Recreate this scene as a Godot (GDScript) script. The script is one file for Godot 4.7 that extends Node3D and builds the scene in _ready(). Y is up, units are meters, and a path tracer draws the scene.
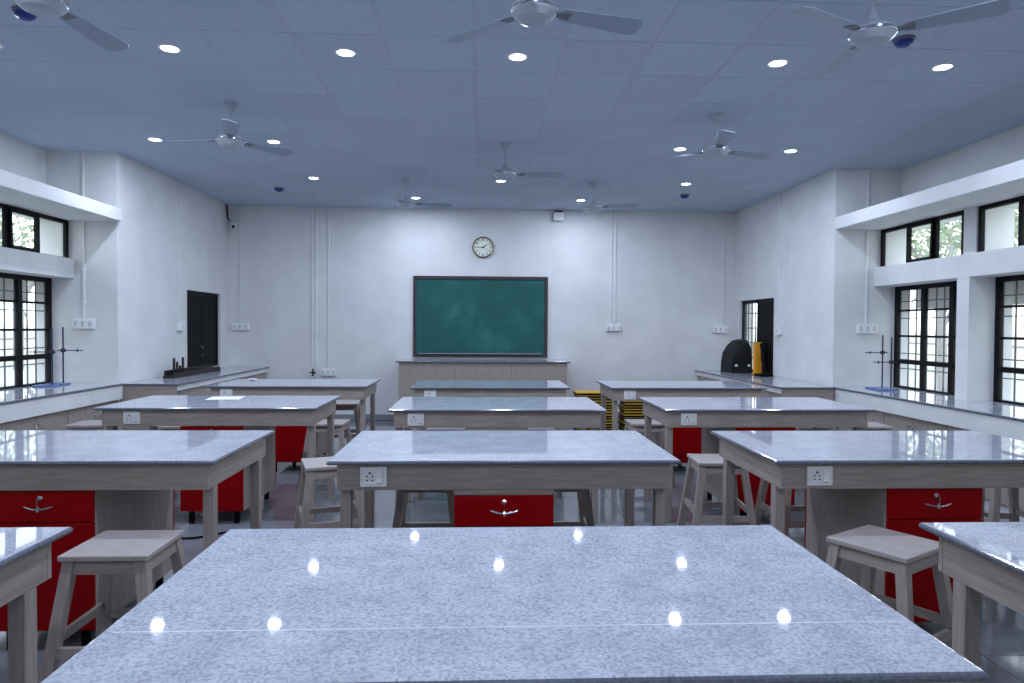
extends Node3D
# A school science laboratory: rows of granite-topped tables, stools, a green board, window bays on both sides.
# Plan coordinates in this file: x to the right, d = distance in front of the camera's foot point, y up from the floor.

const EYE := 1.52
const TOP := 0.90          # worktop height of the lab tables
const CEIL := 3.43
const BACK := 11.12
var M := {}
var taken := {}
var shared := {}

func _ready() -> void:
	# ---------- camera ----------
	var cam := Camera3D.new()
	cam.name = "camera"
	cam.fov = 53.13
	cam.near = 0.05
	cam.far = 300.0
	cam.basis = Basis(Vector3.UP, -0.046) * Basis(Vector3.RIGHT, -0.021) * Basis(Vector3.BACK, 0.006)
	cam.position = Vector3(0, EYE, 0)
	add_child(cam)
	cam.current = true
	# ---------- sky, exposure ----------
	var env := Environment.new()
	env.background_mode = Environment.BG_SKY
	var sm := ProceduralSkyMaterial.new()
	sm.sky_top_color = Color(0.80, 0.86, 0.93)
	sm.sky_horizon_color = Color(0.93, 0.95, 0.96)
	sm.ground_bottom_color = Color(0.55, 0.55, 0.52)
	sm.ground_horizon_color = Color(0.85, 0.86, 0.85)
	sm.sky_energy_multiplier = 1.9
	sm.ground_energy_multiplier = 1.4
	var sky := Sky.new()
	sky.sky_material = sm
	env.sky = sky
	env.tonemap_mode = Environment.TONE_MAPPER_LINEAR
	env.tonemap_exposure = 1.0
	env.sdfgi_enabled = true
	env.ssao_enabled = true
	env.ssil_enabled = true
	var we := WorldEnvironment.new()
	we.name = "environment"
	we.environment = env
	add_child(we)

	make_materials()
	build_shell()
	build_windows()
	build_outside()
	build_counters()
	build_tables()
	build_stools()
	build_back_wall_things()
	build_ceiling_things()
	build_small_things()

# =====================================================================
# helpers
# =====================================================================
func P(x: float, y: float, d: float) -> Vector3:
	return Vector3(x, y, -d)

func mb() -> SurfaceTool:
	var st := SurfaceTool.new()
	st.begin(Mesh.PRIMITIVE_TRIANGLES)
	return st

func face(st: SurfaceTool, pts: Array, outward: Vector3) -> void:
	# a flat polygon wound clockwise as seen from outside
	var a: Vector3 = pts[0]
	var n := Vector3.ZERO
	for i in range(1, pts.size() - 1):
		n += (pts[i] - a).cross(pts[i + 1] - a)
	if n.length() < 1e-12:
		return
	n = n.normalized()
	var order := pts.duplicate()
	if n.dot(outward) < 0.0:
		n = -n
	else:
		order.reverse()
	st.set_smooth_group(-1)
	for i in range(1, order.size() - 1):
		for p in [order[0], order[i], order[i + 1]]:
			st.set_normal(n)
			st.add_vertex(p)

func hexa(st: SurfaceTool, c: Array) -> void:
	# eight corners: bottom ring 0..3, top ring 4..7
	var mid := Vector3.ZERO
	for p in c:
		mid += p
	mid /= 8.0
	for f in [[0, 1, 2, 3], [4, 5, 6, 7], [0, 1, 5, 4], [1, 2, 6, 5], [2, 3, 7, 6], [3, 0, 4, 7]]:
		var q := [c[f[0]], c[f[1]], c[f[2]], c[f[3]]]
		var fc: Vector3 = (q[0] + q[1] + q[2] + q[3]) / 4.0
		face(st, q, fc - mid)

func bx(st: SurfaceTool, lo: Vector3, hi: Vector3) -> void:
	var a := Vector3(minf(lo.x, hi.x), minf(lo.y, hi.y), minf(lo.z, hi.z))
	var b := Vector3(maxf(lo.x, hi.x), maxf(lo.y, hi.y), maxf(lo.z, hi.z))
	hexa(st, [Vector3(a.x, a.y, a.z), Vector3(b.x, a.y, a.z), Vector3(b.x, a.y, b.z), Vector3(a.x, a.y, b.z),
		Vector3(a.x, b.y, a.z), Vector3(b.x, b.y, a.z), Vector3(b.x, b.y, b.z), Vector3(a.x, b.y, b.z)])

func cham(st: SurfaceTool, lo: Vector3, hi: Vector3, c: float) -> void:
	# a box with all its edges chamfered
	var a := Vector3(minf(lo.x, hi.x), minf(lo.y, hi.y), minf(lo.z, hi.z))
	var b := Vector3(maxf(lo.x, hi.x), maxf(lo.y, hi.y), maxf(lo.z, hi.z))
	var m := (a + b) / 2.0
	var h := (b - a) / 2.0
	c = minf(c, minf(h.x, minf(h.y, h.z)) * 0.9)
	for ax in 3:
		var u := (ax + 1) % 3
		var v := (ax + 2) % 3
		for s in [-1.0, 1.0]:
			var q := []
			for uv in [[-1.0, -1.0], [1.0, -1.0], [1.0, 1.0], [-1.0, 1.0]]:
				var p := Vector3.ZERO
				p[ax] = s * h[ax]
				p[u] = uv[0] * (h[u] - c)
				p[v] = uv[1] * (h[v] - c)
				q.append(m + p)
			var n := Vector3.ZERO
			n[ax] = s
			face(st, q, n)
		# edges that run along ax
		for su in [-1.0, 1.0]:
			for sv in [-1.0, 1.0]:
				var q2 := []
				for e in [[-1.0, 0], [1.0, 0], [1.0, 1], [-1.0, 1]]:
					var p2 := Vector3.ZERO
					p2[ax] = e[0] * (h[ax] - c)
					p2[u] = su * (h[u] - (c if e[1] == 1 else 0.0))
					p2[v] = sv * (h[v] - (0.0 if e[1] == 1 else c))
					q2.append(m + p2)
				var n2 := Vector3.ZERO
				n2[u] = su
				n2[v] = sv
				face(st, q2, n2)
	for sx in [-1.0, 1.0]:
		for sy in [-1.0, 1.0]:
			for sz in [-1.0, 1.0]:
				var s3 := Vector3(sx, sy, sz)
				face(st, [m + s3 * (h - Vector3(0, c, c)), m + s3 * (h - Vector3(c, 0, c)), m + s3 * (h - Vector3(c, c, 0))], s3)

func slab(st: SurfaceTool, lo: Vector3, hi: Vector3, r: float, rim: SurfaceTool = null) -> void:
	# a stone slab with a rounded rim, flat above and below; the lower rim and the underside go to "rim" if given
	var a := Vector3(minf(lo.x, hi.x), minf(lo.y, hi.y), minf(lo.z, hi.z))
	var b := Vector3(maxf(lo.x, hi.x), maxf(lo.y, hi.y), maxf(lo.z, hi.z))
	r = minf(r, (b.y - a.y) / 2.0)
	var rings := []
	for k in 4:
		var t := PI / 2.0 * k / 3.0
		rings.append([a.y + r - r * cos(t), r - r * sin(t)])
	for k in 4:
		var t := PI / 2.0 * k / 3.0
		rings.append([b.y - r + r * sin(t), r - r * cos(t)])
	var mid := (a + b) / 2.0
	var prev := []
	for n in rings.size():
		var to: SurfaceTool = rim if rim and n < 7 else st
		var y: float = rings[n][0]
		var i: float = rings[n][1]
		var ring := [Vector3(a.x + i, y, a.z + i), Vector3(b.x - i, y, a.z + i), Vector3(b.x - i, y, b.z - i), Vector3(a.x + i, y, b.z - i)]
		if prev:
			for k in 4:
				var q := [prev[k], prev[(k + 1) % 4], ring[(k + 1) % 4], ring[k]]
				if (q[0] as Vector3).distance_to(q[3]) > 1e-6:
					face(to, q, (q[0] + q[1] + q[2] + q[3]) / 4.0 - mid)
		else:
			face(to, ring, Vector3.DOWN)
		prev = ring
	face(st, prev, Vector3.UP)

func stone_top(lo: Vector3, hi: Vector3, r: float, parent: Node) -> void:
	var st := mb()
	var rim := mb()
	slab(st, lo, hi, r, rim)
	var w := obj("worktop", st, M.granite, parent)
	obj("edge", rim, M.granite_shaded_edge, w)  # rim and underside carry the painted-in shade

func tube(st: SurfaceTool, pts: Array, r: float, n := 8) -> void:
	# round bar along a polyline, capped, smooth around
	var rings := []
	for i in pts.size():
		var dir: Vector3
		if i == 0:
			dir = pts[1] - pts[0]
		elif i == pts.size() - 1:
			dir = pts[i] - pts[i - 1]
		else:
			dir = (pts[i + 1] - pts[i]).normalized() + (pts[i] - pts[i - 1]).normalized()
		dir = dir.normalized()
		var u := dir.cross(Vector3.UP)
		if u.length() < 0.1:
			u = dir.cross(Vector3.RIGHT)
		u = u.normalized()
		var v := dir.cross(u).normalized()
		var ring := []
		for k in n:
			var t := TAU * k / n
			ring.append([pts[i] + (u * cos(t) + v * sin(t)) * r, u * cos(t) + v * sin(t)])
		rings.append(ring)
	for i in pts.size() - 1:
		for k in n:
			var a: Array = rings[i][k]
			var b: Array = rings[i][(k + 1) % n]
			var c: Array = rings[i + 1][(k + 1) % n]
			var e: Array = rings[i + 1][k]
			tri_n(st, a, b, c)
			tri_n(st, a, c, e)
	for end in [0, pts.size() - 1]:
		var poly := []
		for q in rings[end]:
			poly.append(q[0])
		var other: Vector3 = pts[1] if end == 0 else pts[pts.size() - 2]
		face(st, poly, pts[end] - other)

func tri_n(st: SurfaceTool, a: Array, b: Array, c: Array) -> void:
	# [point, normal] corners; turned so that the front is clockwise
	var n: Vector3 = (b[0] - a[0]).cross(c[0] - a[0])
	if n.length_squared() < 1e-16:
		return
	var o := [a, b, c]
	if n.dot(a[1] + b[1] + c[1]) > 0.0:
		o = [a, c, b]
	for p in o:
		st.set_normal(p[1])
		st.add_vertex(p[0])

func lathe(st: SurfaceTool, at: Vector3, prof: Array, n := 24) -> void:
	# prof: Vector2(radius, height) upwards along the outside
	for i in prof.size() - 1:
		var p0: Vector2 = prof[i]
		var p1: Vector2 = prof[i + 1]
		var t := p1 - p0
		var nr := Vector2(t.y, -t.x).normalized()
		for k in n:
			var c := []
			for e in [[p0, k], [p0, k + 1], [p1, k + 1], [p1, k]]:
				var ang := TAU * float(e[1]) / n
				var w := Vector3(cos(ang), 0, sin(ang))
				c.append([at + w * e[0].x + Vector3(0, e[0].y, 0), w * nr.x + Vector3(0, nr.y, 0)])
			tri_n(st, c[0], c[1], c[2])
			tri_n(st, c[0], c[2], c[3])

func numbered(called: String) -> String:
	if not taken.has(called):
		taken[called] = 0
		return called
	taken[called] += 1
	return "%s_%03d" % [called, taken[called]]

func obj(called: String, st: SurfaceTool, m: Material, parent: Node = self) -> MeshInstance3D:
	var o := MeshInstance3D.new()
	o.mesh = st.commit()
	o.material_override = m
	o.name = numbered(called) if parent == self else called
	parent.add_child(o, true)
	return o

func use(called: String, mesh: Mesh, m: Material, parent: Node, at: Vector3) -> MeshInstance3D:
	var o := MeshInstance3D.new()
	o.mesh = mesh
	o.material_override = m
	o.position = at
	o.name = called
	parent.add_child(o, true)
	return o

func thing(called: String, label: String, category: String, at: Vector3, turn := 0.0, group := "") -> Node3D:
	var o := Node3D.new()
	o.name = numbered(called)
	o.position = at
	o.rotation.y = turn
	add_child(o)
	return tag(o, label, category, group)

func tag(o: Node3D, label: String, category: String, group := "") -> Node3D:
	o.set_meta("label", label)
	o.set_meta("category", category)
	if group:
		o.set_meta("group", group)
	elif o.has_meta("group"):
		o.remove_meta("group")
	return o

func struct(called: String, label: String, category: String) -> Node3D:
	var o := Node3D.new()
	o.name = called
	add_child(o)
	o.set_meta("kind", "structure")
	o.set_meta("label", label)
	o.set_meta("category", category)
	return o

func part_box(called: String, lo: Vector3, hi: Vector3, c: float, m: Material, parent: Node) -> MeshInstance3D:
	var st := mb()
	if c > 0.0:
		cham(st, lo, hi, c)
	else:
		bx(st, lo, hi)
	return obj(called, st, m, parent)

# =====================================================================
# materials
# =====================================================================
func noise_tex(freq: float, seed_: int, ramp: Array, octaves := 4, type := FastNoiseLite.TYPE_SIMPLEX_SMOOTH, size := 512, normal := false, bump := 4.0) -> NoiseTexture2D:
	var n := FastNoiseLite.new()
	n.seed = seed_
	n.noise_type = type
	n.frequency = freq
	n.fractal_octaves = octaves
	var t := NoiseTexture2D.new()
	t.width = size
	t.height = size
	t.seamless = true
	t.noise = n
	if normal:
		t.as_normal_map = true
		t.bump_strength = bump
	else:
		var g := Gradient.new()
		var offs := PackedFloat32Array()
		var cols := PackedColorArray()
		for r in ramp:
			offs.append(r[0])
			cols.append(r[1])
		g.offsets = offs
		g.colors = cols
		t.color_ramp = g
	return t

func mat(color: Color, rough: float, spec := 0.5, metal := 0.0) -> StandardMaterial3D:
	var m := StandardMaterial3D.new()
	m.albedo_color = color
	m.roughness = rough
	m.metallic_specular = spec
	m.metallic = metal
	return m

func tri(m: StandardMaterial3D, tex: Texture2D, scale: Vector3, world := true) -> StandardMaterial3D:
	m.albedo_texture = tex
	m.uv1_triplanar = true
	m.uv1_world_triplanar = world
	m.uv1_scale = scale
	m.uv1_triplanar_sharpness = 8.0
	return m

func make_materials() -> void:
	var white := Color(1, 1, 1)
	# painted plaster
	var plaster := noise_tex(0.006, 3, [[0.0, Color(0.95, 0.95, 0.95)], [1.0, white]], 5)
	M.wall = tri(mat(Color(0.87, 0.875, 0.865), 0.75, 0.3), plaster, Vector3.ONE * 0.5)
	M.trim_white = tri(mat(Color(0.89, 0.895, 0.885), 0.6, 0.3), plaster, Vector3.ONE * 0.5)
	# ceiling boards
	M.tiles = []
	for k in 3:
		var t := noise_tex(0.05, 20 + k, [[0.0, Color(0.955, 0.955, 0.955)], [1.0, white]], 5, FastNoiseLite.TYPE_SIMPLEX, 256)
		var g: float = [0.82, 0.81, 0.825][k]
		M.tiles.append(tri(mat(Color(g * 0.90, g * 0.955, g * 1.03), 0.8, 0.25), t, Vector3.ONE * 1.3))
	M.ceiling_grid = mat(Color(0.71, 0.745, 0.785), 0.5, 0.3)
	# grey granite, polished
	var speck := noise_tex(0.07, 7, [[0.0, Color(0.64, 0.65, 0.67)], [0.34, Color(0.775, 0.785, 0.80)], [0.5, Color(0.835, 0.84, 0.85)], [0.66, Color(0.875, 0.88, 0.885)], [1.0, Color(0.94, 0.94, 0.94)]], 3, FastNoiseLite.TYPE_VALUE, 1024)
	var cloud := noise_tex(0.012, 9, [[0.0, Color(0.90, 0.90, 0.91)], [1.0, white]], 3)
	M.granite = tri(mat(Color(0.90, 0.912, 0.938), 0.028, 0.5), speck, Vector3.ONE * 2.6)
	M.granite.detail_enabled = true
	M.granite.detail_albedo = cloud
	M.granite.detail_blend_mode = BaseMaterial3D.BLEND_MODE_MUL
	M.granite.detail_uv_layer = BaseMaterial3D.DETAIL_UV_2
	M.granite.uv2_triplanar = true
	M.granite.uv2_world_triplanar = true
	M.granite.uv2_scale = Vector3.ONE * 0.8
	M.granite_shaded_edge = tri(mat(Color(0.50, 0.52, 0.56), 0.12, 0.5), speck, Vector3.ONE * 2.6)  # same granite, darkened to paint in the shade of rim and underside
	M.joint = mat(Color(0.80, 0.815, 0.84), 0.3)
	# ash-grey wood laminate, grain along x, y and z
	var grain := noise_tex(0.02, 12, [[0.0, Color(0.89, 0.875, 0.865)], [0.4, Color(0.94, 0.935, 0.93)], [0.65, Color(0.98, 0.975, 0.975)], [1.0, white]], 3)
	var wood := Color(0.66, 0.622, 0.585)
	M.wood_x = tri(mat(wood, 0.42, 0.4), grain, Vector3(0.35, 5.0, 5.0), false)
	M.wood_y = tri(mat(wood, 0.42, 0.4), grain, Vector3(5.0, 0.35, 5.0), false)
	M.wood_z = tri(mat(wood, 0.42, 0.4), grain, Vector3(5.0, 5.0, 0.35), false)
	var seatc := Color(0.70, 0.665, 0.645)
	M.seat = tri(mat(seatc, 0.38, 0.45), grain, Vector3(0.9, 9.0, 9.0), false)
	M.red = mat(Color(0.53, 0.012, 0.030), 0.32, 0.25)
	M.chrome = mat(Color(0.86, 0.87, 0.89), 0.16, 0.5, 1.0)
	M.black = mat(Color(0.03, 0.031, 0.037), 0.55, 0.25)
	M.black_frame = mat(Color(0.035, 0.037, 0.045), 0.5, 0.3)
	M.plastic = mat(Color(0.90, 0.905, 0.90), 0.35, 0.5)
	M.plastic_grey = mat(Color(0.77, 0.78, 0.795), 0.4, 0.5)
	M.hole = mat(Color(0.06, 0.06, 0.07), 0.6)
	# floor
	var ft := noise_tex(0.03, 31, [[0.0, Color(0.93, 0.93, 0.93)], [1.0, white]], 4)
	M.floor_tile = tri(mat(Color(0.50, 0.51, 0.53), 0.07, 0.5), ft, Vector3.ONE * 0.9)
	M.grout = mat(Color(0.42, 0.42, 0.43), 0.8)
	M.skirting = mat(Color(0.52, 0.53, 0.55), 0.25)
	# board
	var chalk := noise_tex(0.010, 41, [[0.0, Color(0.125, 0.335, 0.305)], [0.5, Color(0.135, 0.355, 0.325)], [0.75, Color(0.16, 0.38, 0.355)], [1.0, Color(0.23, 0.43, 0.415)]], 5)
	M.board = tri(mat(white, 0.55, 0.35), chalk, Vector3(0.28, 0.22, 0.28))
	M.board_frame = mat(Color(0.21, 0.175, 0.165), 0.5)
	M.fan = mat(Color(0.66, 0.69, 0.73), 0.35)
	M.blade = mat(Color(0.58, 0.635, 0.70), 0.4)
	M.fan_dark = mat(Color(0.42, 0.42, 0.45), 0.4)
	M.sensor_blue = mat(Color(0.10, 0.16, 0.50), 0.35)
	M.glass = mat(Color(0.93, 0.96, 0.95, 0.06), 0.02, 0.5)
	M.glass.transparency = BaseMaterial3D.TRANSPARENCY_ALPHA
	M.outside_paint = tri(mat(Color(0.88, 0.86, 0.80), 0.8, 0.3), plaster, Vector3.ONE * 0.7)
	M.ground = tri(mat(Color(0.76, 0.76, 0.73), 0.9), noise_tex(0.03, 51, [[0.0, Color(0.8, 0.8, 0.78)], [1.0, white]]), Vector3.ONE * 0.3)
	M.bark = tri(mat(Color(0.62, 0.61, 0.60), 0.9), grain, Vector3(4, 0.8, 4))
	M.leaf = mat(Color(0.56, 0.62, 0.48), 0.6)
	M.leaf.backlight = Color(0.50, 0.56, 0.42)
	M.led = mat(Color(1, 1, 1), 0.5)
	M.led.emission_enabled = true
	M.led.emission = Color(0.88, 0.94, 1.0)
	M.led.emission_energy_multiplier = 12.0
	M.paper = mat(Color(0.94, 0.945, 0.95), 0.7)
	M.blue_enamel = mat(Color(0.36, 0.45, 0.66), 0.35)
	M.steel = mat(Color(0.20, 0.22, 0.30), 0.3, 0.5, 0.3)
	M.dark_iron = mat(Color(0.12, 0.13, 0.16), 0.4)
	M.yellow = mat(Color(0.80, 0.64, 0.14), 0.5)
	M.yellow_card = mat(Color(0.90, 0.62, 0.14), 0.5)
	M.dark_wood = tri(mat(Color(0.13, 0.10, 0.085), 0.5), grain, Vector3(4, 4, 0.5))
	M.cloth_black = mat(Color(0.04, 0.042, 0.055), 0.75)
	M.clock_face = mat(Color(0.90, 0.91, 0.84), 0.5)
	M.brass = mat(Color(0.45, 0.38, 0.27), 0.35, 0.5, 0.4)

# =====================================================================
# room shell
# =====================================================================
const LA := Vector2(-4.02, 7.77)    # left pilaster corner (x, d)
const LB := Vector2(-4.02, 11.12)   # left back corner
const RA := Vector2(4.21, 7.97)
const RB := Vector2(4.19, 11.12)
const BAY := 1.6
const BAYS := 6
const FRONT := -1.75                # wall behind the camera
const SIDES := [
	# s, far end d, slab front x, beam front x, clerestory x, window x, outer x, sill y, slab bottom, slab top
	[-1.0, 7.77, 3.97, 4.485, 4.545, 4.74, 4.90, 0.872, 2.665, 2.80],
	[1.0, 7.97, 4.21, 4.69, 4.77, 4.965, 5.13, 0.832, 2.705, 2.85]]

func wallseg(st: SurfaceTool, a: Vector2, b: Vector2, out: Vector2, y0: float, y1: float) -> void:
	# a straight piece of wall; "out" is its thickness as an offset in plan
	hexa(st, [P(a.x, y0, a.y), P(b.x, y0, b.y), P(b.x + out.x, y0, b.y + out.y), P(a.x + out.x, y0, a.y + out.y),
		P(a.x, y1, a.y), P(b.x, y1, b.y), P(b.x + out.x, y1, b.y + out.y), P(a.x + out.x, y1, a.y + out.y)])

func build_shell() -> void:
	var fl := struct("floor", "glossy pale grey tiled floor between the lab tables", "floor")
	part_box("screed", P(-5.0, -0.12, FRONT - 0.2), P(5.2, -0.006, BACK + 0.2), 0.0, M.grout, fl)
	var st := mb()
	cham(st, Vector3(-0.2985, -0.006, -0.2985), Vector3(0.2985, 0.0, 0.2985), 0.0012)
	var tile_mesh := st.commit()
	var rest := mb()
	for i in range(-8, 9):
		for j in range(-3, 19):
			var x := 0.25 + 0.6 * i
			var d := 0.35 + 0.6 * j
			if absf(x) > 4.9 or d > BACK - 0.2:
				continue
			if d > 1.9 and d < 10.6 and absf(x) < 4.4:
				use("floor_tile", tile_mesh, M.floor_tile, fl, P(x, 0, d))
			else:
				cham(rest, P(x - 0.2985, -0.006, d - 0.2985), P(x + 0.2985, 0.0, d + 0.2985), 0.0012)
	var ro := obj("floor_tiling", rest, M.floor_tile, fl)
	ro.set_meta("kind", "stuff")

	var ce := struct("ceiling", "suspended ceiling of square off-white tiles", "ceiling")
	part_box("ceiling_deck", P(-5.0, CEIL + 0.004, FRONT - 0.2), P(5.25, CEIL + 0.15, BACK + 0.2), 0.0, M.ceiling_grid, ce)
	st = mb()
	cham(st, Vector3(-0.2938, 0.0, -0.2970), Vector3(0.2938, 0.008, 0.2970), 0.002)
	var ctile := st.commit()
	for i in range(-8, 9):
		part_box("main_runner", P(-0.056 + 0.6 * i, CEIL - 0.0015, FRONT), P(-0.044 + 0.6 * i, CEIL + 0.0045, BACK), 0.0, M.ceiling_grid, ce)
	rest = mb()
	for i in range(-8, 9):
		for j in range(-11, 12):
			var x := 0.25 + 0.6 * i
			var d := 4.85 + 0.6 * j
			if d > BACK - 0.25 or d < FRONT + 0.2:
				continue
			if d > 3.2:
				use("ceiling_tile", ctile, M.tiles[(i * 7 + j * 5 + 99) % 3], ce, P(x, CEIL - 0.002, d))
			else:
				cham(rest, P(x - 0.2938, CEIL - 0.002, d - 0.2970), P(x + 0.2938, CEIL + 0.006, d + 0.2970), 0.002)
	ro = obj("ceiling_tiling", rest, M.tiles[0], ce)
	ro.set_meta("kind", "stuff")

	var wb := struct("wall_back", "white plastered end wall behind the green board", "wall")
	st = mb()
	wallseg(st, Vector2(-4.2, BACK), Vector2(4.4, BACK), Vector2(0, 0.2), 0, CEIL + 0.05)
	obj("wall_surface", st, M.wall, wb)
	var wf := struct("wall_front", "white plastered wall behind the camera", "wall")
	st = mb()
	wallseg(st, Vector2(-5.0, FRONT), Vector2(5.2, FRONT), Vector2(0, -0.2), 0, CEIL + 0.05)
	obj("wall_surface", st, M.wall, wf)

	var names := ["wall_left", "wall_right"]
	var says := ["white plastered left wall with a recessed window bay and concrete shelf", "white plastered right wall with a recessed window bay and concrete shelf"]
	for k in 2:
		var S: Array = SIDES[k]
		var s: float = S[0]
		var far: float = S[1]
		var w := struct(names[k], says[k], "wall")
		# far section with its window opening
		var a: Vector2 = LA if k == 0 else RA
		var b: Vector2 = LB if k == 0 else RB
		var t0: float = (9.56 - a.y) / (b.y - a.y) if k == 0 else (9.62 - a.y) / (b.y - a.y)
		var t1: float = (10.76 - a.y) / (b.y - a.y) if k == 0 else (10.90 - a.y) / (b.y - a.y)
		var out := Vector2(s * 0.23, 0)
		st = mb()
		wallseg(st, a, a.lerp(b, t0), out, 0, CEIL + 0.05)
		wallseg(st, a.lerp(b, t1), b, out, 0, CEIL + 0.05)
		wallseg(st, a.lerp(b, t0), a.lerp(b, t1), out, 0, 0.90 if k == 0 else 0.84)
		wallseg(st, a.lerp(b, t0), a.lerp(b, t1), out, 2.005 if k == 0 else 1.965, CEIL + 0.05)
		obj("wall_surface", st, M.wall, w)
		# the face of the pilaster that looks at the camera
		st = mb()
		wallseg(st, Vector2(a.x + s * 0.23, far), Vector2(s * S[6], far), Vector2(0, 0.2), 0, CEIL + 0.05)
		obj("end_wall", st, M.wall, w)
		# outer wall of the bay: below the sill and above the shelf
		st = mb()
		bx(st, P(s * (S[5] + 0.05), 0, FRONT), P(s * S[6], S[7] - 0.02, far))
		obj("sill_wall", st, M.wall, w)
		st = mb()
		bx(st, P(s * (4.78 if k == 0 else 5.02), S[9] - 0.02, FRONT), P(s * (S[6] + 0.05), CEIL + 0.05, far))
		obj("upper_wall", st, M.wall, w)
		# beam over the windows, shelf slab over the clerestory
		part_box("lintel_beam", P(s * S[3], 2.03, FRONT), P(s * S[6], 2.245 if k == 0 else 2.255, far), 0.004, M.trim_white, w)
		part_box("shelf_slab", P(s * S[2], S[8], FRONT), P(s * (S[6] + 0.03), S[9], far), 0.004, M.trim_white, w)
		for n in BAYS:
			var d0: float = far - BAY * n - 1.43
			st = mb()
			bx(st, P(s * (S[3] + 0.002), S[7] - 0.02, d0 - 0.17), P(s * S[6], 2.05, d0))
			obj("column", st, M.trim_white, w)
			st = mb()
			bx(st, P(s * (S[4] - 0.02), 2.2, d0 - 0.17), P(s * S[6], S[8] + 0.02, d0))
			obj("upper_column", st, M.trim_white, w)
		# sun-shade outside, over the windows
		part_box("sun_shade", P(s * (S[6] - 0.005), 1.99, FRONT), P(s * (S[6] + 0.13), 2.06, far), 0.0, M.outside_paint, w)
		part_box("shade_fascia", P(s * (S[6] + 0.08), 1.77, FRONT), P(s * (S[6] + 0.13), 2.06, far), 0.0, M.outside_paint, w)

	# skirting along the back wall
	var sk := struct("baseboard_back", "grey skirting along the foot of the end wall", "baseboard")
	part_box("skirting_strip", P(-4.02, 0.0, BACK - 0.012), P(4.18, 0.095, BACK + 0.01), 0.003, M.skirting, sk)

# =====================================================================
# windows
# =====================================================================
var window_count := 0

func new_window(label: String) -> Node3D:
	window_count += 1
	return struct("window_%d" % window_count, label, "window")

func zbar(called: String, x0: float, x1: float, y0: float, y1: float, d0: float, d1: float, m: Material, parent: Node) -> void:
	part_box(called, P(x0, y0, d0), P(x1, y1, d1), 0.0, m, parent)

func grille_leaf(w: Node3D, x: float, s: float, d0: float, d1: float, y0: float, y1: float, detailed: bool) -> void:
	# one leaf between two posts: sash rails, glazing and security bars
	var h := y1 - y0
	for f in [0.24, 0.49]:
		var y: float = y1 - f * h
		zbar("sash_rail", x, x + s * 0.03, y - 0.012, y + 0.012, d0, d1, M.black_frame, w)
	var panes := [[0.0, 0.24], [0.24, 0.49], [0.49, 0.74], [0.74, 1.0]]
	for p in panes:
		zbar("pane", x + s * 0.012, x + s * 0.016, y1 - p[1] * h + 0.01, y1 - p[0] * h - 0.01, d0, d1, M.glass, w)
	if not detailed:
		return
	for f in [0.15, 0.315, 0.66, 0.81]:
		var y2: float = y1 - f * h
		zbar("grille_bar", x + s * 0.035, x + s * 0.045, y2 - 0.006, y2 + 0.006, d0, d1, M.black_frame, w)
	for f in [0.06, 0.36, 0.68]:
		var dd: float = d0 + f * (d1 - d0)
		zbar("grille_bar", x + s * 0.035, x + s * 0.045, y0, y1, dd - 0.007, dd + 0.007, M.black_frame, w)

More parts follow.
